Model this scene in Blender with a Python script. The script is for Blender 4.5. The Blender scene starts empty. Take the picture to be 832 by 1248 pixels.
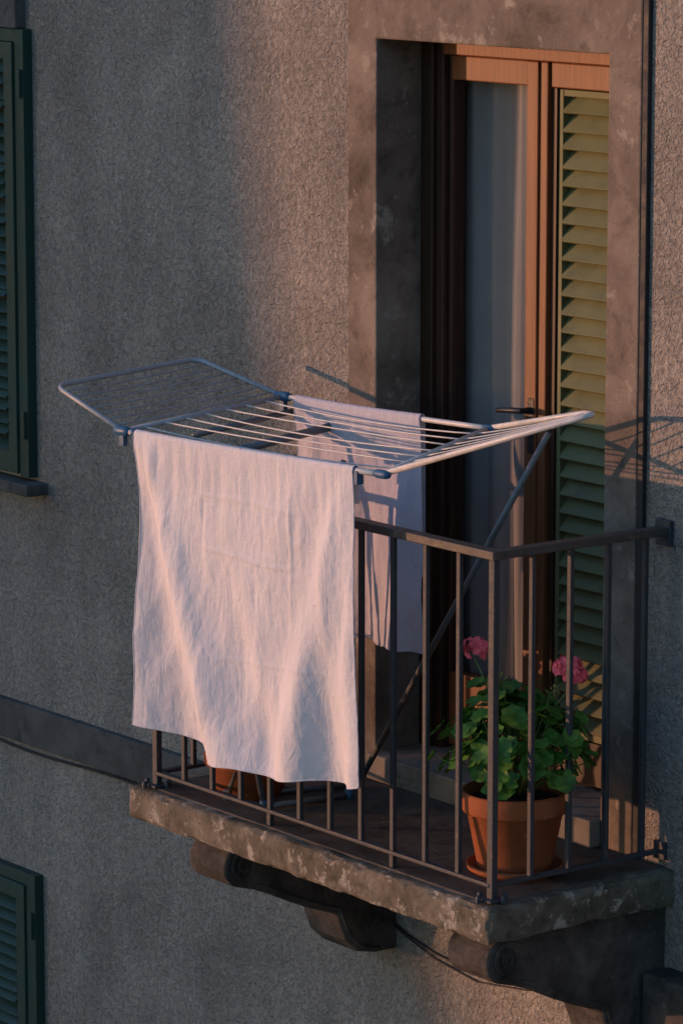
import bpy, bmesh, math, random
from mathutils import Vector, Matrix, noise
random.seed(7)
scene=bpy.context.scene
COL=scene.collection

# ------------------------------------------------------------------ helpers
def empty(name):
    o=bpy.data.objects.new(name,None); COL.objects.link(o); o.empty_display_size=.1; return o

class MB:
    def __init__(s): s.v=[]; s.f=[]; s.m=[]; s.sm=[]
    def add(s,vs,fs,mi=0,smooth=False):
        b=len(s.v); s.v+= [tuple(v) for v in vs]
        for f in fs:
            s.f.append([i+b for i in f]); s.m.append(mi); s.sm.append(smooth)
    def box(s,a,b,mi=0,M=None):
        x0,y0,z0=a; x1,y1,z1=b
        vs=[Vector(p) for p in [(x0,y0,z0),(x1,y0,z0),(x1,y1,z0),(x0,y1,z0),(x0,y0,z1),(x1,y0,z1),(x1,y1,z1),(x0,y1,z1)]]
        if M: vs=[M@v for v in vs]
        s.add(vs,[(3,2,1,0),(4,5,6,7),(0,1,5,4),(1,2,6,5),(2,3,7,6),(3,0,4,7)],mi)
    def tube(s,pts,r,mi=0,n=8,cap=True):
        pts=[Vector(p) for p in pts]; N=len(pts)
        rs=r if isinstance(r,(list,tuple)) else [r]*N
        t0=(pts[1]-pts[0]).normalized()
        up=Vector((0,0,1)) if abs(t0.z)<.9 else Vector((1,0,0))
        a=t0.cross(up).normalized(); vs=[]
        for i,p in enumerate(pts):
            if i==0: t=pts[1]-pts[0]
            elif i==N-1: t=pts[-1]-pts[-2]
            else: t=(pts[i+1]-pts[i]).normalized()+(pts[i]-pts[i-1]).normalized()
            t.normalize(); a=(a-t*a.dot(t)).normalized(); b=t.cross(a)
            for k in range(n):
                an=2*math.pi*k/n
                vs.append(p+(a*math.cos(an)+b*math.sin(an))*rs[i])
        fs=[]
        for i in range(N-1):
            for k in range(n):
                k2=(k+1)%n
                fs.append((i*n+k,i*n+k2,(i+1)*n+k2,(i+1)*n+k))
        if cap:
            fs.append(tuple(reversed(range(n)))); fs.append(tuple((N-1)*n+k for k in range(n)))
        s.add(vs,fs,mi,True)
    def lathe(s,prof,c,mi=0,n=40):
        vs=[];fs=[]
        for r,z in prof:
            for k in range(n):
                a=2*math.pi*k/n; vs.append((c[0]+r*math.cos(a),c[1]+r*math.sin(a),c[2]+z))
        for i in range(len(prof)-1):
            for k in range(n):
                k2=(k+1)%n; fs.append((i*n+k,i*n+k2,(i+1)*n+k2,(i+1)*n+k))
        s.add(vs,fs,mi,True)
    def obj(s,name,mats,parent=None,bevel=0,seg=2,angle=True):
        me=bpy.data.meshes.new(name); me.from_pydata(s.v,[],s.f); me.update()
        for m in (mats if isinstance(mats,list) else [mats]): me.materials.append(m)
        for p,mi,sm in zip(me.polygons,s.m,s.sm): p.material_index=mi; p.use_smooth=sm
        o=bpy.data.objects.new(name,me); COL.objects.link(o)
        if parent: o.parent=parent
        if bevel:
            md=o.modifiers.new('b','BEVEL'); md.width=bevel; md.segments=seg; md.limit_method='ANGLE'; md.angle_limit=math.radians(40)
        return o

def mat(name,col,rough=.8,spec=.3,metal=0):
    m=bpy.data.materials.new(name); m.use_nodes=True; nt=m.node_tree
    b=nt.nodes['Principled BSDF']; b.inputs['Base Color'].default_value=(*col,1)
    b.inputs['Roughness'].default_value=rough; b.inputs['Metallic'].default_value=metal
    b.inputs['Specular IOR Level'].default_value=spec
    return m,nt,b
def N(nt,t,**k):
    n=nt.nodes.new(t)
    for a,v in k.items(): setattr(n,a,v)
    return n
def coords(nt,scale=(1,1,1)):
    g=N(nt,'ShaderNodeNewGeometry'); mp=N(nt,'ShaderNodeMapping'); mp.inputs['Scale'].default_value=scale
    nt.links.new(g.outputs['Position'],mp.inputs['Vector']); return mp.outputs['Vector']
def noi(nt,vec,scale,detail=3,rough=.55,dist=0):
    n=N(nt,'ShaderNodeTexNoise'); n.inputs['Scale'].default_value=scale; n.inputs['Detail'].default_value=detail
    n.inputs['Roughness'].default_value=rough; n.inputs['Distortion'].default_value=dist
    nt.links.new(vec,n.inputs['Vector']); return n.outputs['Fac']
def ramp(nt,fac,stops):
    r=N(nt,'ShaderNodeValToRGB'); e=r.color_ramp.elements
    while len(e)<len(stops): e.new(.5)
    for i,(p,c) in enumerate(stops):
        e[i].position=p; e[i].color=(c,c,c,1) if not isinstance(c,tuple) else (*c,1)
    nt.links.new(fac,r.inputs['Fac']); return r.outputs['Color']
def mix(nt,fac,a,b,mode='MIX'):
    m=N(nt,'ShaderNodeMix',data_type='RGBA',blend_type=mode)
    for s,v in ((m.inputs[0],fac),(m.inputs[6],a),(m.inputs[7],b)):
        if isinstance(v,(int,float)): s.default_value=v
        elif isinstance(v,tuple): s.default_value=(*v,1)
        else: nt.links.new(v,s)
    return m.outputs[2]
def bump(nt,b,h,strength,dist,prev=None):
    n=N(nt,'ShaderNodeBump'); n.inputs['Strength'].default_value=strength; n.inputs['Distance'].default_value=dist
    nt.links.new(h,n.inputs['Height'])
    if prev: nt.links.new(prev,n.inputs['Normal'])
    nt.links.new(n.outputs['Normal'],b.inputs['Normal']); return n.outputs['Normal']

# ------------------------------------------------------------------ materials
def stucco():
    m,nt,b=mat('stucco',(.3,.28,.26),.95,.15)
    v=coords(nt)
    base=ramp(nt,noi(nt,v,1.5,5,.66,.5),[(.3,(.235,.212,.195)),(.5,(.315,.288,.265)),(.72,(.39,.358,.325))])
    streak=ramp(nt,noi(nt,coords(nt,(5,5,.5)),1.3,3,.6),[(.35,.78),(.6,1.0)])
    c=mix(nt,.65,base,streak,'MULTIPLY')
    g=noi(nt,v,54,2,.7,.8)
    fine=ramp(nt,g,[(.34,.62),(.60,1.10)])
    c=mix(nt,.75,c,fine,'MULTIPLY')
    nt.links.new(c,b.inputs['Base Color'])
    w=ramp(nt,noi(nt,v,29,1,.55,1.8),[(.38,0.0),(.5,1.0),(.62,.1)])
    p=bump(nt,b,w,.6,.0075)
    bump(nt,b,g,1.0,.010,p)
    return m
def stone(name,c1,c2,c3,sc=6,light=(.5,.47,.42),lf=.6,bs=.5):
    m,nt,b=mat(name,c2,.9,.2)
    v=coords(nt)
    big=noi(nt,v,sc,6,.68,.5)
    c=ramp(nt,big,[(.32,c1),(.5,c2),(.68,c3)])
    n2=noi(nt,v,sc*2.7,5,.72,.2)
    pat=ramp(nt,n2,[(lf-.03,0.0),(lf+.05,1.0)])
    c=mix(nt,pat,c,light)
    dk=ramp(nt,n2,[(.3,.45),(.46,1.0)])
    c=mix(nt,.8,c,dk,'MULTIPLY')
    nt.links.new(c,b.inputs['Base Color'])
    bump(nt,b,noi(nt,v,sc*4,6,.75),bs,.014)
    return m
M_st=stucco()
M_sur=stone('surround_plaster',(.10,.08,.066),(.185,.15,.126),(.265,.22,.185),3.2,(.32,.28,.235),.61,.6)
M_slab=stone('balcony_stone',(.06,.052,.040),(.14,.122,.096),(.23,.205,.165),5.5,(.36,.335,.29),.58,1.0)
M_corb=stone('corbel_stone',(.04,.036,.033),(.08,.071,.066),(.13,.115,.105),7,(.20,.18,.17),.66,.8)
M_floor=stone('floor_stone',(.05,.042,.036),(.085,.073,.065),(.13,.113,.10),6,(.20,.18,.16),.66,.4)
M_band=stone('band_plaster',(.065,.060,.060),(.10,.094,.092),(.14,.132,.13),4,(.19,.18,.17),.68,.5)
M_thr=stone('threshold_stone',(.15,.135,.12),(.21,.19,.17),(.28,.26,.23),5,(.34,.32,.29),.66,.3)

def paint(name,col,rough=.5,wear=.3,scale=20,wcol=(.2,.1,.05),spec=.4,metal=0):
    m,nt,b=mat(name,col,rough,spec,metal)
    v=coords(nt)
    n1=noi(nt,v,scale,4,.68)
    var=ramp(nt,n1,[(.3,.7),(.7,1.15)])
    c=mix(nt,.7,col,var,'MULTIPLY')
    if wear:
        f=ramp(nt,noi(nt,v,scale*1.7,4,.7),[(.68-wear*.2,0.0),(.74-wear*.2,1.0)])
        c=mix(nt,f,c,wcol)
    nt.links.new(c,b.inputs['Base Color'])
    r=ramp(nt,n1,[(.3,rough-.1),(.7,min(1,rough+.2))]); nt.links.new(r,b.inputs['Roughness'])
    bump(nt,b,noi(nt,v,scale*4,2,.7),.35,.002)
    return m
M_iron=paint('iron_paint',(.040,.046,.056),.5,.35,26,(.11,.075,.055))
M_railtop=paint('handrail_paint',(.065,.060,.058),.45,.5,18,(.15,.105,.075))
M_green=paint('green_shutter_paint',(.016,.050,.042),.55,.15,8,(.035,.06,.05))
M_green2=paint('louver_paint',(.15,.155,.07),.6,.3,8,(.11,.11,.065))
M_rack=paint('rack_white_metal',(.60,.60,.61),.35,.15,30,(.36,.34,.32),.5)
M_rack_shade=paint('rack_shaded_metal',(.32,.35,.40),.35,.2,30,(.2,.2,.21),.5)  # white rack metal with the left wing's blue-grey shade put into the colour
M_leg=paint('rack_leg_metal',(.15,.16,.18),.35,.2,30,(.1,.1,.1),.5,.3)
M_blue=paint('blue_plastic',(.035,.12,.24),.4,0,20)
M_black=paint('black_metal',(.02,.02,.022),.3,0,20)
M_cable=paint('cable_rubber',(.022,.022,.026),.6,0,20)
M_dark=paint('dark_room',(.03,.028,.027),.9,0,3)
M_soil=paint('soil',(.03,.02,.014),.95,0,60)

def wood(name,c1,c2):
    m,nt,b=mat(name,c1,.5,.35)
    g=noi(nt,coords(nt,(30,30,1.6)),2.2,4,.65,.6)
    c=ramp(nt,g,[(.3,c1),(.7,c2)]); nt.links.new(c,b.inputs['Base Color'])
    bump(nt,b,g,.25,.002); return m
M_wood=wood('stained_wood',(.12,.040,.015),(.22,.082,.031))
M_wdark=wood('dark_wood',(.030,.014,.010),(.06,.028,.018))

def cloth(name,col,tr=.25,wr=1.0):
    m,nt,b=mat(name,col,.95,.1)
    v=coords(nt)
    c=mix(nt,.5,col,ramp(nt,noi(nt,v,5,3,.6),[(.3,.86),(.7,1.05)]),'MULTIPLY')
    nt.links.new(c,b.inputs['Base Color'])
    p=bump(nt,b,noi(nt,coords(nt,(1,1,.28)),24,4,.64,.9),.55*wr,.011)
    p=bump(nt,b,noi(nt,coords(nt,(.6,.6,1.3)),70,3,.7,.6),.5*wr,.0045,p)
    t=N(nt,'ShaderNodeBsdfTranslucent'); nt.links.new(c,t.inputs['Color']); nt.links.new(p,t.inputs['Normal'])
    ms=N(nt,'ShaderNodeMixShader'); ms.inputs[0].default_value=tr
    nt.links.new(b.outputs[0],ms.inputs[1]); nt.links.new(t.outputs[0],ms.inputs[2])
    nt.links.new(ms.outputs[0],nt.nodes['Material Output'].inputs['Surface'])
    return m
M_sheet=cloth('white_cotton',(.74,.725,.78),.10)
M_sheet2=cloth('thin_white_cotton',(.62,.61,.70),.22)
M_curt=cloth('sheer_curtain',(.48,.45,.44),.2,.3)

def glass():
    m=bpy.data.materials.new('window_glass'); m.use_nodes=True; nt=m.node_tree; nt.nodes.clear()
    o=N(nt,'ShaderNodeOutputMaterial'); t=N(nt,'ShaderNodeBsdfTransparent'); g=N(nt,'ShaderNodeBsdfGlossy')
    g.inputs['Roughness'].default_value=.03; t.inputs[0].default_value=(.80,.82,.83,1)
    f=N(nt,'ShaderNodeLayerWeight'); f.inputs['Blend'].default_value=.35; ms=N(nt,'ShaderNodeMixShader')
    r=ramp(nt,f.outputs['Facing'],[(0.0,.05),(.5,.08),(1.0,.7)])
    nt.links.new(r,ms.inputs[0]); nt.links.new(t.outputs[0],ms.inputs[1]); nt.links.new(g.outputs[0],ms.inputs[2])
    nt.links.new(ms.outputs[0],o.inputs['Surface']); return m
M_glass=glass()
M_terra=paint('terracotta',(.33,.105,.045),.8,.2,14,(.42,.22,.14),.2)
def leafmat():
    m,nt,b=mat('geranium_leaf',(.05,.12,.02),.5,.35)
    oi=coords(nt); c=ramp(nt,noi(nt,oi,26,2,.6),[(.3,(.035,.105,.018)),(.5,(.075,.20,.03)),(.7,(.15,.29,.05))])
    nt.links.new(c,b.inputs['Base Color'])
    t=N(nt,'ShaderNodeBsdfTranslucent'); nt.links.new(c,t.inputs[0]); ms=N(nt,'ShaderNodeMixShader'); ms.inputs[0].default_value=.25
    nt.links.new(b.outputs[0],ms.inputs[1]); nt.links.new(t.outputs[0],ms.inputs[2]); nt.links.new(ms.outputs[0],nt.nodes['Material Output'].inputs[0])
    return m
M_leaf=leafmat()
M_stem=paint('geranium_stem',(.14,.20,.06),.6,0,30)
M_petal=paint('pink_petal',(.97,.15,.20),.6,.35,50,(.97,.45,.46),.2)
M_bud=paint('bud',(.30,.27,.07),.7,0,40)

# ------------------------------------------------------------------ building
bld=empty('apartment_building')
X0,X1,ZT=-1.356,-.263,2.35
w=MB()
hx0,hx1,hz0,hz1=-1.44,-.19,-.03,2.43
def wq(x0,x1,z0,z1): w.add([(x0,0,z0),(x1,0,z0),(x1,0,z1),(x0,0,z1)],[(0,1,2,3)])
wq(-14,hx0,-8,9); wq(hx1,4,-8,9); wq(hx0,hx1,hz1,9); wq(hx0,hx1,-8,hz0)
w.add([(4,0,-8),(4,10,-8),(4,10,9),(4,0,9)],[(0,1,2,3)]); w.add([(-14,0,9),(4,0,9),(4,10,9),(-14,10,9)],[(0,1,2,3)])
w.add([(-14,0,-8),(-14,10,-8),(-14,10,9),(-14,0,9)],[(0,1,2,3)]); w.add([(-14,10,-8),(4,10,-8),(4,10,9),(-14,10,9)],[(0,1,2,3)])
w.obj('wall',M_st,bld)
s=MB()
U_=[(-1.503,0),(X0,0),(X0,ZT),(X1,ZT),(X1,0),(-.121,0),(-.121,2.56),(-1.503,2.56)]
vs=[(x,-.012,z) for x,z in U_]+[(x,.165,z) for x,z in U_]
s.add(vs,[(0,1,2,7),(2,3,6,7),(3,4,5,6)]+[(i,i+8,(i+1)%8+8,(i+1)%8) for i in range(8)])
s.obj('door_surround',M_sur,bld,.006)
b=MB(); b.box((-14,-.028,-.285),(-.36,.02,-.14)); b.obj('string_course',M_band,bld,.006)
# room
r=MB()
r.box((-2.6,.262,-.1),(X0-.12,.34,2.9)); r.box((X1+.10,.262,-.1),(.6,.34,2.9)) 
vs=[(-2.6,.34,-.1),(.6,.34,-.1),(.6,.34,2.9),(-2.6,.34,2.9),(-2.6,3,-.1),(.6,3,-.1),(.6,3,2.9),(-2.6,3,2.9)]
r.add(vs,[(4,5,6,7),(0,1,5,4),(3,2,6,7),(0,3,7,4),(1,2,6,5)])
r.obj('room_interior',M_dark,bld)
# door frame
f=MB()
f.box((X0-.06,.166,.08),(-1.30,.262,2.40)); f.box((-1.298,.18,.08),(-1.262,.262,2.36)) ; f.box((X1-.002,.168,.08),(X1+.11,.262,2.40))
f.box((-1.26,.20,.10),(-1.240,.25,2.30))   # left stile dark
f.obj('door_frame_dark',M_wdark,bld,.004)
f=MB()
f.box((-1.255,.170,2.300),(X1+.001,.262,2.40)); 
f.box((-1.239,.192,2.222),(-.862,.245,2.298)); f.box((-.862,.182,.10),(-.762,.25,2.298)); f.box((-.812,.174,.10),(-.798,.183,2.298))
f.box((-.760,.192,2.222),(X1,.245,2.298)); f.box((-1.239,.195,.10),(-.863,.24,.34)); 
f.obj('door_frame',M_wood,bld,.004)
g=MB(); g.add([(-1.241,.215,.33),(-.861,.215,.33),(-.861,.215,2.225),(-1.241,.215,2.225)],[(0,1,2,3)]); g.obj('door_glass',M_glass,bld)
# threshold
t=MB(); t.box((X0+.001,-.05,.001),(X1-.001,.30,.085)); t.obj('threshold',M_thr,bld,.006)
# handle
h=MB()
h.box((-.835,.172,1.10),(-.805,.181,1.27))
h.tube([(-.82,.18,1.235),(-.82,.135,1.235)],.009); h.tube([(-.815,.135,1.235),(-.86,.128,1.233),(-.93,.13,1.225)],[.010,.009,.008])
h.obj('door_handle',M_black,bld,.001)
# curtain
c=MB(); nx=170; nz=12; vs=[];fs=[]
for j in range(nz+1):
    for i in range(nx+1):
        x=-1.33+.50*i/nx; z=.1+2.18*j/nz
        y=.290+.014*math.sin(x*47+.8*math.sin(z*1.1)+1.5*noise.noise(Vector((x*6,z*.4,0))))+.012*noise.noise(Vector((x*34,z*.5,2)))
        vs.append((x,y,z))
for j in range(nz):
    for i in range(nx):
        a=j*(nx+1)+i; fs.append((a,a+1,a+nx+2,a+nx+1))
c.add(vs,fs,0,True); c.obj('curtain',M_curt,bld)

def shutter(mb,x0,x1,z0,z1,y0,y1,pitch=.055,st=.05,thick=.008,ang=38,mid=None):
    mb.box((x0,y0,z0),(x0+st,y1,z1)); mb.box((x1-st,y0,z0),(x1,y1,z1))
    mb.box((x0+st,y0+.002,z1-st*1.1),(x1-st,y1-.002,z1)); mb.box((x0+st,y0+.002,z0),(x1-st,y1-.002,z0+st*1.4))
    z=z0+st*1.4+pitch*.5; yc=(y0+y1)/2
    while z<z1-st*1.1-pitch*.25:
        jit=random.uniform(-1.8,1.8)
        M=Matrix.Translation((0,yc,z+random.uniform(-.0012,.0012)))@Matrix.Rotation(math.radians(ang+jit),4,'X')@Matrix.Rotation(random.uniform(-.004,.004),4,'Y')
        d=pitch*.62
        mb.box((x0+st+.0005,-d,-thick/2),(x1-st-.0005,d,thick/2),0,M)
        z+=pitch
# inner shutter leaf (right half of the french door)
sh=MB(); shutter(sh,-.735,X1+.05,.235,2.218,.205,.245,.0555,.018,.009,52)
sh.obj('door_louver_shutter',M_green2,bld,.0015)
bk=MB(); bk.box((-.76,.2485,.10),(X1+.1,.256,2.30)); bk.box((-.760,.198,.10),(-.738,.247,2.220)); bk.box((-.737,.200,.10),(X1+.05,.247,.233)); bk.obj('louver_backing',M_wdark,bld)
# street windows with closed shutters, left
for zz0,zz1 in ((.705,2.30),(-2.36,-.765)):
    q=MB(); 
    q.box((-4.56,-.030,zz0-.0),(-4.50,.01,zz1)); q.box((-3.41,-.038,zz0),(-3.352,.01,zz1)); q.box((-4.50,-.037,zz1-.045),(-3.411,.01,zz1))
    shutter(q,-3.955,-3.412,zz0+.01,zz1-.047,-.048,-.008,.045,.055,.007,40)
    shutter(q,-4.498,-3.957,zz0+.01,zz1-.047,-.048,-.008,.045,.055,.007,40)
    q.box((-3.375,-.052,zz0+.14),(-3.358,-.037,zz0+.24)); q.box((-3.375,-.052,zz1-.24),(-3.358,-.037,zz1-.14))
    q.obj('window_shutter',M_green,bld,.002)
    k=MB(); k.box((-4.56,-.0012,zz0),(-3.36,.001,zz1)); k.obj('window_backing',M_dark,bld)
    k=MB(); k.box((-4.65,-.09,zz0-.055),(-3.285,.02,zz0-.012)); k.obj('window_sill',M_band,bld,.006)
k=MB(); k.box((-4.6,-.045,2.302),(-3.39,.02,2.42)); k.obj('window_lintel',M_band,bld,.005)

# balcony
bal=empty('balcony')
def gridbox(mn,mx,step,amp,chip,mats,name,parent):
    bm=bmesh.new()
    n=[max(1,int(round((mx[i]-mn[i])/step))) for i in range(3)]
    cache={}
    def V(i,j,k):
        key=(i,j,k)
        if key not in cache:
            p=Vector([mn[a]+(mx[a]-mn[a])*(key[a]/n[a]) for a in range(3)])
            e=sum(1 for a in range(3) if key[a] in (0,n[a]))
            d=Vector([(-1 if key[a]==0 else (1 if key[a]==n[a] else 0)) for a in range(3)])
            o=noise.noise(p*9)*amp+noise.noise(p*31)*amp*.5
            if e>=2: o-=chip*(.35+max(0,noise.noise(p*14+Vector((3,1,7))))*2.4)
            cache[key]=bm.verts.new(p+d*o)
        return cache[key]
    for a in range(3):
        b_,c_=(a+1)%3,(a+2)%3
        for side in (0,n[a]):
            for i in range(n[b_]):
                for j in range(n[c_]):
                    def K(u,v):
                        k=[0,0,0]; k[a]=side; k[b_]=u; k[c_]=v; return V(*k)
                    fc=[K(i,j),K(i+1,j),K(i+1,j+1),K(i,j+1)]
                    if side==0: fc.reverse()
                    bm.faces.new(fc)
    me=bpy.data.meshes.new(name); bm.to_mesh(me); bm.free(); me.materials.append(mats)
    for p in me.polygons: p.use_smooth=True
    o=bpy.data.objects.new(name,me); COL.objects.link(o); o.parent=parent
    me.set_sharp_from_angle(angle=math.radians(50)) if hasattr(me,'set_sharp_from_angle') else None
    return o
gridbox((-1.75,-.70,-.108),(.058,.03,-.004),.013,.004,.008,M_slab,'slab',bal)
fl=MB(); fl.box((-1.70,-.655,-.02),(.012,-.001,.0005)); fl.obj('floor',M_floor,bal,.002)
def corbel(xa,xb,name):
    prof=[(0.02,-.11),(-.60,-.11)]
    for i in range(1,9):
        a=math.pi/2+math.pi*i/9; prof.append((-.60+.072*math.cos(a),-.178+.070*math.sin(a)))
    prof+=[(-.56,-.262),(-.50,-.285),(-.42,-.325),(-.34,-.36),(-.27,-.385),(-.235,-.395),(-.225,-.43),(-.20,-.49),(-.15,-.535),(-.08,-.55),(.02,-.55)]
    n=len(prof); m=MB(); 
    vs=[(xa,y,z) for y,z in prof]+[(xb,y,z) for y,z in prof]
    fs=[tuple(range(n)),tuple(reversed(range(n,2*n)))]+[(i,n+i,n+(i+1)%n,(i+1)%n) for i in range(n)]
    m.add(vs,fs)
    o=m.obj(name,M_corb,bal,.014,3)
    sp=MB()
    for xs in (xa-.001,xb+.001):
        pts=[]
        for i in range(60):
            a=.5+i*.22; r=.056-.050*i/60
            pts.append((xs,-.596+r*math.cos(a),-.178+r*math.sin(a)))
        sp.tube(pts,.007,0,6)
        sp.tube([(xs,y+.012,z+.016) for y,z in prof[10:20]],.006,0,6)
    sp.obj(name+'_carving',M_corb,bal)
corbel(-1.46,-1.26,'corbel_a'); corbel(-.17,.02,'corbel_b')
cap=MB(); cap.box((.03,-.10,-.62),(.4,.02,-.30)); cap.obj('wall_block',M_corb,bal,.01)

# ------------------------------------------------------------------ railing
rl=MB()
YR=-.64
def bar(x,y,z0,z1,wd=.009,mi=0):
    M=Matrix.Translation((x,y,0))@Matrix.Rotation(random.uniform(-.05,.05),4,'Z')
    rl.box((-wd,-wd*.8,z0),(wd,wd*.8,z1),mi,M)
XL=-1.671
for i in range(1,11): bar(-i*1.671/11,YR,.045,.985)
for y in (-.50,-.36,-.22,-.08): bar(0,y,.045,.985)
for y in (-.50,-.36,-.22,-.08): bar(XL,y,.045,.985)
bar(0,YR,0.0,.985,.013); bar(XL,YR,0.0,.985,.013)
for x in (0,XL):
    rl.box((x-.03,YR-.03,0.001),(x+.03,YR+.03,.010))
    for dx,dy in ((-.042,-.01),(.036,.012),(-.01,-.042),(.012,.036)):
        rl.lathe([(0,.022),(.007,.020),(.009,.012),(.009,.0)],(x+dx,YR+dy,.0),0,8)
rl.box((XL,YR-.013,.040),(0,YR+.013,.052)); rl.box((-.013,YR+.013,.0405),(.013,.0,.0525)); rl.box((XL-.013,YR+.013,.0405),(XL+.013,.0,.0525))
for i in (3,7):
    bar(-i*1.671/11,YR,0.0,.05,.010)
# handrail
rl.box((XL-.022,YR-.022,.985),(.022,YR+.022,1.010),1)
rl.box((-.0215,YR+.022,.9855),(.0215,.0,1.0095),1); rl.box((XL-.0215,YR+.022,.9855),(XL+.0215,.0,1.0095),1)
for x in (0,XL):
    rl.box((x-.032,-.016,.955),(x+.032,-.001,1.03),0); rl.box((x-.025,-.012,.02),(x+.025,-.001,.075),0)
rl.obj('balcony_railing',[M_iron,M_railtop],None,.003)

# ------------------------------------------------------------------ clothes rack
rack=empty('clothes_drying_rack')
NL=Vector((-1.57,-.825,1.17)); NR=Vector((-.37,-.75,1.187)); FL=Vector((-1.536,-.241,1.23)); FR=Vector((-.534,-.226,1.25))
ON=Vector((.25,-.5,1.41)); OF=Vector((-.19,-.15,1.33)); LN=Vector((-1.985,-.80,1.261)); LF=Vector((-1.995,-.25,1.301))
fr=MB()
def sag(a,b,s=.006,n=10): return [a.lerp(b,i/n)-Vector((0,0,s*4*(i/n)*(1-i/n))) for i in range(n+1)]
def rounded(pts,rad=.05,k=5):
    out=[pts[0]]
    for i in range(1,len(pts)-1):
        p=pts[i]; a=(pts[i-1]-p).normalized(); b_=(pts[i+1]-p).normalized()
        A=p+a*rad; B=p+b_*rad
        for j in range(k+1):
            t=j/k; out.append(A*(1-t)**2+p*2*t*(1-t)+B*t*t)
    out.append(pts[-1]); return out
R=.0085
fr.tube(sag(NL,NR,.004),.0095); fr.tube(sag(FL,FR,.004),R); fr.tube([NL,FL],R,1); fr.tube([NR,FR],R)
fr.tube(rounded([NR,ON,OF,FR],.05),R)
fr.tube(rounded([NL,LN,LF,FL],.05),.0085,1)
W=.0026
for i in range(1,8):
    t=i/8; fr.tube(sag(NL.lerp(FL,t),NR.lerp(FR,t),.010+.006*math.sin(i*2.1)),W,0,6)
for i in range(1,8):
    t=i/8; fr.tube(sag(NR.lerp(FR,t),ON.lerp(OF,t),.006),W,0,6)
for i in range(1,8):
    t=i/8; fr.tube(sag(NL.lerp(LN,t),FL.lerp(LF,t),.006),W,1,6)
fr.obj('frame',[M_rack,M_rack_shade],rack)
lg=MB()
topR=Vector((-.293,-.20,1.262)); footF=Vector((-1.274,-.143,.012))
lg.tube([topR,footF],.0095); 
topN=Vector((-.72,-.62,1.165)); footN=Vector((-1.40,-.56,.012)); lg.tube([topN,footN],.0095); lg.tube([footF,footN],.0095)
l1=Vector((-1.50,-.20,1.19)); l2=Vector((-1.52,-.60,1.14)); g1=Vector((-1.18,-.25,.012)); g2=Vector((-1.22,-.55,.012))
lg.tube([l1,g1],.0095); lg.tube([l2,g2],.0095); lg.tube([g1,g2],.0095); lg.tube([l1,l2],.0095)
lg.tube([l1+Vector((.22,0,-.02)),l2+Vector((.22,0,-.02))],.014); lg.tube([l1,l1+Vector((.22,0,-.02))],.012)
lg.obj('legs',M_leg,rack)
hb=MB()
def hub(p,d,r=.016,l=.035): 
    d=d.normalized(); hb.tube([p-d*l,p-d*l*.6,p+d*l*.6,p+d*l],[r*.75,r,r,r*.75],0,10)
lx=(NR-NL).normalized()
hub(NL,lx); hub(FL,lx); hub(NR+lx*.0,lx,.013,.03); hub(FR,lx,.011,.022)
for p in (NL,FL): hb.box((-.012,-.008,-.045),(.012,.008,0),0,Matrix.Translation(p))
hub(NR-lx*.12,lx,.012,.014); hb.box((-.007,-.012,-.04),(.007,.012,.0),0,Matrix.Translation(NR-lx*.10))
hub(NL+lx*.055,lx,.012,.010)
for p in (footF,footN,g1,g2): hb.lathe([(0,0),(.014,0),(.014,.03),(0,.03)],(p.x,p.y,.001),0,10)
hb.obj('plastic_joints',M_blue,rack)

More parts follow.
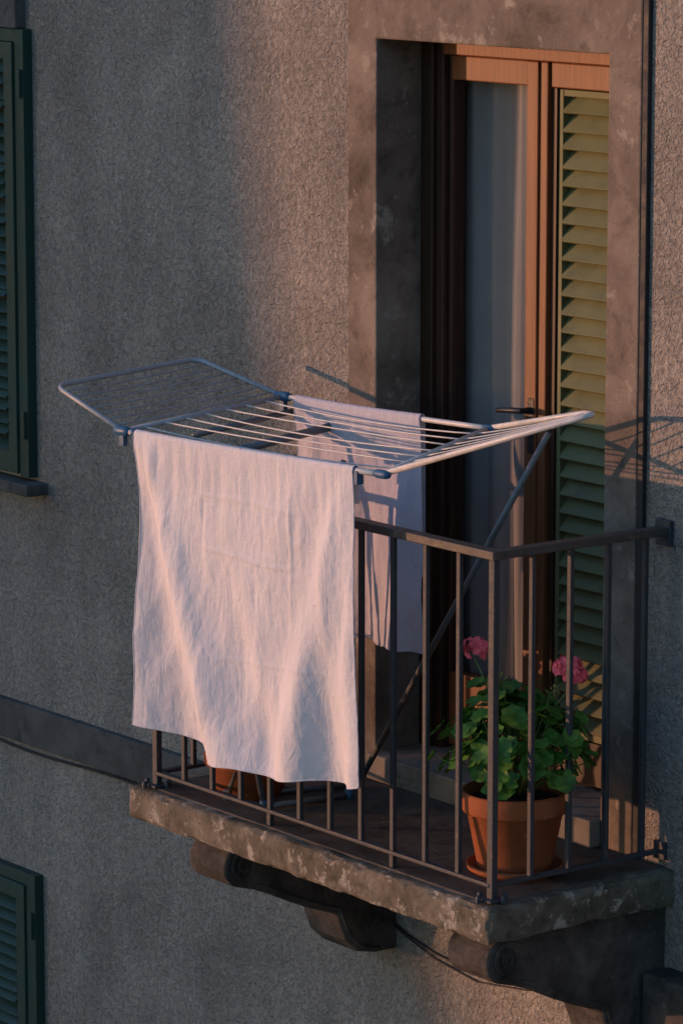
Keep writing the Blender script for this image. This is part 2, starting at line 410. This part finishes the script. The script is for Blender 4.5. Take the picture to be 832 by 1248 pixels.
# ------------------------------------------------------------------ linen
def sheet(name,A,B,H,folds,material,nx=210,nz=190,flap=.10,seed=0,wamp=1.0,creases=(),wide=(0,0)):
    m=MB(); vs=[];fs=[]
    d=(B-A); L=d.length; dn=d.normalized(); out=Vector((dn.y,-dn.x,0)).normalized()
    r=.0125; nf=8; nt_=8
    rows=[]
    total=nf+nt_+nz
    for j in range(total+1):
        row=[]
        for i in range(nx+1):
            s=i/nx
            base=A.lerp(B,s)-Vector((0,0,.016*s*(1-s)))
            if j<nf: # back flap
                q=(nf-j)/nf; p=base-out*r*(1+.3*q)-Vector((0,0,flap*q*(1+.3*noise.noise(Vector((s*3,seed,0))))))
            elif j<nf+nt_:
                a=math.pi*(j-nf)/nt_; p=base+out*(-math.cos(a)*r)+Vector((0,0,math.sin(a)*r))
            else:
                t=(j-nf-nt_)/nz; h=H(s) if callable(H) else H
                o=r
                for (a0,b0,wd,am,pw,st) in folds:
                    tt=max(0,(t-st)/(1-st)); o+=am*(tt**pw)*math.exp(-((s-(a0+(b0-a0)*t))/(wd*(.5+.7*t)))**2)
                P=Vector((s*L,t*h,seed*3.3))
                fall=min(1,t*5)
                rid=abs(noise.noise(Vector((P.x*7+P.y*3.2,P.y*1.6-P.x*1.5,seed+7))))
                rid2=abs(noise.noise(Vector((P.x*17-P.y*3,P.y*6+P.x*3,seed+9))))
                o+=fall*wamp*(.018*noise.noise(Vector((P.x*2.6+P.y*.9,P.y*1.1,seed+1)))+.010*noise.noise(Vector((P.x*7+P.y*2.5,P.y*1.3,seed+2)))
                     -.010*rid-.004*rid2
                     +.0026*noise.noise(Vector((P.x*24,P.y*7+P.x*6,seed+3)))+.0015*noise.noise(Vector((P.x*60,P.y*38,seed+4))))
                o+=wamp*.008*math.exp(-t*5)*noise.noise(Vector((P.x*30,P.y*3,seed+5)))*min(1,t*14)
                for kind,pos,lo,hi,am in creases:
                    e=1.0
                    if kind=='h':
                        e=max(0,min(1,(s-lo)/.06,(hi-s)/.06)); o+=e*am*math.exp(-((t-pos-.010*math.sin(s*7+pos*9))/.007)**2)
                    if kind=='v':
                        e=max(0,min(1,(t-lo)/.06,(hi-t)/.06)); o+=e*am*math.exp(-((s-pos-.006*math.sin(t*9))/.006)**2)
                p=base+out*o-Vector((0,0,h*t+.010*t*noise.noise(Vector((s*7,seed,2)))))
                edge=(.006*noise.noise(Vector((t*3.1,seed,s*2)))+.0015*noise.noise(Vector((t*14,seed,s*5))))*t
                p+=dn*(edge+wide[0]*t*(1-s)+wide[1]*t*s)
            row.append(len(vs)); vs.append(p)
        rows.append(row)
    for j in range(total):
        for i in range(nx): fs.append((rows[j][i],rows[j+1][i],rows[j+1][i+1],rows[j][i+1]))
    m.add(vs,fs,0,True)
    tb=lambda ids:m.tube([vs[k] for k in ids],.0022,0,5)
    tb(rows[-1]); tb([rows[j][0] for j in range(nf+nt_,total+1)]); tb([rows[j][-1] for j in range(nf+nt_,total+1)])
    return m.obj(name,material)
A1=NL.lerp(NR,.058); B1=NL.lerp(NR,.905)
folds=[(.04,.44,.09,.070,.8,.0),(-.02,.20,.10,-.070,.8,.05),(.97,.70,.08,.055,.8,.02),(.80,.86,.06,-.040,1,.2),(.5,.57,.06,.026,1.2,.3),(1.0,.97,.05,.035,1,.1),(.0,.0,.06,.035,1,.1),(.3,.62,.06,-.035,1.2,.25)]
sheet('bed_sheet',A1,B1,lambda s:.905+.038*math.sin(s*math.pi)+.018*s,folds,M_sheet,seed=1,wide=(.010,.045),
      creases=(('h',.33,.30,.74,.0032),('v',.32,.12,.36,-.0025),('v',.72,.1,.5,.003),('h',.16,.30,.78,.0022),('h',.66,.1,.9,.002),('v',.5,.0,.3,.0015)))
A2=FL.lerp(FR,.07)+Vector((0,0,.0)); B2=FL.lerp(FR,.69)
folds2=[(.1,.3,.1,.035,.9,0),(.55,.5,.08,-.03,1,.1),(.9,.8,.07,.03,.8,0)]
sheet('bed_sheet.001',A2,B2,.72,folds2,M_sheet2,nx=120,nz=110,seed=5,flap=.5,wide=(0,.03))

# ------------------------------------------------------------------ geranium
ger=empty('potted_geranium')
PC=(-.19,-.40,.0)
pt=MB()
pt.lathe([(0,.012),(.125,.012),(.138,.020),(.142,.036),(.137,.036),(.132,.022),(0,.022)],PC,0,48)
pt.lathe([(0,.020),(.103,.020),(.108,.026),(.140,.190),(.152,.192),(.157,.200),(.159,.245),(.155,.252),(.147,.252),(.142,.244),(.135,.215)],PC,0,56)
pt.obj('terracotta_pot',M_terra,ger)
so=MB(); so.lathe([(.140,.222),(.07,.232),(0,.235)],PC,0,30); so.obj('soil',M_soil,ger)
lf=MB(); stm=MB()
def leaf(c,nrm,r,mi=0,mb=None):
    mb=mb or lf
    nrm=nrm.normalized(); a=nrm.orthogonal().normalized(); a=Matrix.Rotation(random.uniform(0,6.28),3,nrm)@a; b_=nrm.cross(a)
    vs=[c]; K=20
    for ring,rr in ((0,.55),(1,1.0)):
        for k in range(K):
            an=2*math.pi*(k+.5)/K
            lob=1+.09*math.cos(an*7)*(ring)
            notch=.45 if k in (0,K-1) else (.9 if k in (1,K-2) else 1)
            rad=r*rr*lob*notch
            z=r*(.16*rr*rr+.07*math.cos(an*7)*rr*rr)
            vs.append(c+a*math.cos(an)*rad+b_*math.sin(an)*rad+nrm*z)
    fs=[(0,1+k,1+(k+1)%K) for k in range(K)]+[(1+k,1+K+k,1+K+(k+1)%K,1+(k+1)%K) for k in range(K)]
    mb.add(vs,fs,mi,True)
base=Vector((PC[0],PC[1],.24))
for i in range(230):
    th=random.uniform(0,6.283); ph=random.uniform(-.25,1.45)
    rr=random.uniform(.55,1.0)**.6
    cx=.225*rr*math.cos(ph)*math.cos(th); cy=.225*rr*math.cos(ph)*math.sin(th); cz=.11+.17*rr*math.sin(ph)+.03*noise.noise(Vector((th*2,ph*3,0)))
    lump=1+.28*noise.noise(Vector((math.cos(th)*2,math.sin(th)*2,ph*2)))
    c=base+Vector((cx*lump,cy*lump,cz*lump))
    n=Vector((cx,cy,.55*cz+.08)).normalized()+Vector((random.uniform(-.5,.5),random.uniform(-.5,.5),random.uniform(-.2,.5)))
    leaf(c,n,random.uniform(.022,.040))
    if i%2==0:
        r0=base+Vector((cx*.15,cy*.15,-.01)); stm.tube([r0,r0.lerp(c,.5)+Vector((0,0,.02)),c],.0018,0,5)
def flower(p,r):
    r0=base+Vector((random.uniform(-.04,.04),random.uniform(-.04,.04),.05))
    stm.tube([r0,r0.lerp(p,.5)+Vector((-.01,.008,.03)),p-Vector((0,0,r*.6))],[.0035,.003,.0028],0,6)
    for i in range(60):
        d=Vector((random.gauss(0,1),random.gauss(0,1),random.gauss(.25,.8))).normalized()
        if d.z<-.55: continue
        c=p+Vector((d.x,d.y,d.z*.78))*r*random.uniform(.8,1.02)
        nrm=(d+Vector((random.uniform(-.3,.3),)*3)).normalized(); a=nrm.orthogonal().normalized(); a=Matrix.Rotation(random.uniform(0,6.28),3,nrm)@a; b_=nrm.cross(a)
        for k in range(5):
            an=k*1.2566; u=a*math.cos(an)+b_*math.sin(an); v_=nrm.cross(u); q=.0125*random.uniform(.85,1.15)
            vs=[c,c+u*q*.5+v_*q*.38+nrm*q*.2,c+u*q*.95+v_*q*.3+nrm*q*.3,c+u*q*1.08+nrm*q*.15,c+u*q*.95-v_*q*.3+nrm*q*.3,c+u*q*.5-v_*q*.38+nrm*q*.2]
            fl_.add(vs,[(0,1,2,3,4,5)],0,True)
fl_=MB()
flower(Vector((-.319,-.45,.650)),.043); flower(Vector((-.08,-.30,.615)),.043); flower(Vector((-.045,-.30,.600)),.030)
for p in (Vector((-.235,-.42,.575)),Vector((-.10,-.33,.550)),Vector((-.29,-.38,.55))):
    stm.tube([base+Vector((0,0,.08)),base.lerp(p,.6)+Vector((.01,0,.03)),p],.0022,0,5)
    for i in range(14):
        d=Vector((random.gauss(0,1),random.gauss(0,1),random.gauss(0,1))).normalized()*.012
        stm.tube([p+d,p+d*1.2+Vector((0,0,.004)),p+d*1.7],[.0015,.0038,.001],1,6)
lf.obj('leaves',M_leaf,ger); stm.obj('stems',[M_stem,M_bud],ger); fl_.obj('flowers',M_petal,ger)

# second pot; foliage added behind the hanging sheet to block low sun
pp=empty('pot_with_added_foliage')
p2=MB(); c2=(-1.42,-.46,0)
p2.lathe([(0,.001),(.10,.001),(.135,.10),(.143,.102),(.145,.13),(.138,.132),(.13,.115),(0,.11)],c2,0,40)
p2.obj('terracotta_pot',M_terra,pp)
l2b=MB(); s2=MB(); b2=Vector((c2[0],c2[1],.12))
for i in range(170):
    th=random.uniform(0,6.283); ph=random.uniform(.35,1.5); rr=random.uniform(.3,1)
    c=b2+Vector((.17*rr*math.cos(ph)*math.cos(th),.13*rr*math.cos(ph)*math.sin(th),.06+.36*rr*math.sin(ph)))
    leaf(c,Vector((random.uniform(-1,1),random.uniform(-1,1),random.uniform(0,1))),random.uniform(.022,.036),0,l2b)
    if i%3==0: s2.tube([b2,b2.lerp(c,.5)+Vector((0,0,.03)),c],.0018,0,5)
l2b.obj('leaves',M_leaf,pp); s2.obj('stems',M_stem,pp)

# ------------------------------------------------------------------ cables
def cable(name,pts,r,extra=None):
    m=MB(); m.tube(pts,r,0,6)
    if extra:
        for e in extra: m.tube(e,r*.8,0,6)
    return m.obj(name,M_cable)
pts=[]
for i in range(80):
    x=-9+i*(7.6/79); pts.append((x,-.010,-.300-.010*math.sin(x*2.3)**2-.003*math.sin(x*7)))
cable('wall_cable',pts,.005)
pts=[(-1.30,-.008,-.45),(-1.2,-.008,-.485),(-1.05,-.008,-.515),(-.84,-.008,-.53),(-.6,-.008,-.515),(-.4,-.008,-.47),(-.2,-.008,-.40)]
cable('wall_cable.001',pts,.003,[[(x,y,z-.018+.010*math.sin(x*9)) for x,y,z in pts]])
m=MB(); m.box((-.112,-.016,-.9),(-.088,-.0005,5));  # dark strip standing in for the shadow gap beside the door surround
m.obj('shadow_gap_strip',M_cable,None,.003)

# ------------------------------------------------------------------ street and unseen sun blocker
g=MB(); g.add([(-300,-300,-8),(300,-300,-8),(300,300,-8),(-300,300,-8)],[(0,1,2,3)])
g.obj('street',M_band)
SX,SY,SZ=-.95,-1.0,.075
D=25.0
def occ(x,z): return (x+SX*D, z+SZ*D)
prof=[occ(-2.12,9.0),occ(-2.08,2.4),occ(-1.92,1.3),occ(-1.72,.6),occ(-1.15,-.3),occ(-.75,-1.2),occ(-.5,-3)]  # added silhouette, shaped to cast the slanted shade edge on the facade
prof=[(x,z) for x,z in prof]+[(occ(-.5,0)[0],-8),(-70,-8),(-70,prof[0][1])]
n=len(prof); nb=MB()
vs=[(x,-D,z) for x,z in prof]+[(x-12,-D-8,z) for x,z in prof]
nb.add(vs,[tuple(range(n)),tuple(reversed(range(n,2*n)))]+[(i,n+i,n+(i+1)%n,(i+1)%n) for i in range(n)])
blocker=empty('unseen_sun_blocker'); nb.obj('blocker_body',M_st,blocker)
nw=MB()
for i in range(7):
    for j in range(4): nw.box((-34-i*4,-D+.002,-6+j*3.4),(-33-i*4,-D+.06,-4.3+j*3.4))
nw.obj('blocker_shutters',M_green,blocker)

# ------------------------------------------------------------------ light
sd=Vector((SX,SY,SZ)).normalized()
L=bpy.data.lights.new('sun','SUN'); L.energy=3.0; L.angle=math.radians(.5); L.color=(1.0,.475,.26)
lo=bpy.data.objects.new('sun',L); COL.objects.link(lo); lo.rotation_euler=sd.to_track_quat('Z','Y').to_euler(); lo.location=sd*20
wd=bpy.data.worlds.new('World'); scene.world=wd; wd.use_nodes=True; nt=wd.node_tree
bg=nt.nodes['Background']; sk=nt.nodes.new('ShaderNodeTexSky'); sk.sky_type='NISHITA'; sk.sun_disc=False
elev=math.asin(sd.z); sk.sun_elevation=elev; sk.sun_rotation=math.atan2(sd.x,sd.y); sk.dust_density=.5; sk.ozone_density=2.9
nt.links.new(sk.outputs[0],bg.inputs['Color']); bg.inputs['Strength'].default_value=.53

# ------------------------------------------------------------------ camera
F=Vector((-.7855,.5940,-.1736)); Rr=Vector((.6032,.7976,0)); U=Vector((-.1385,.1047,.9848))
cam=bpy.data.cameras.new('camera'); co=bpy.data.objects.new('camera',cam); COL.objects.link(co)
Mx=Matrix(((Rr.x,U.x,-F.x,8.1325),(Rr.y,U.y,-F.y,-7.3228),(Rr.z,U.z,-F.z,2.9727),(0,0,0,1)))
co.matrix_world=Mx
cam.sensor_fit='VERTICAL'; cam.sensor_height=36; cam.lens=135.1; cam.clip_end=1000
scene.camera=co
scene.view_settings.view_transform='Standard'; scene.view_settings.look='None'; scene.view_settings.exposure=0
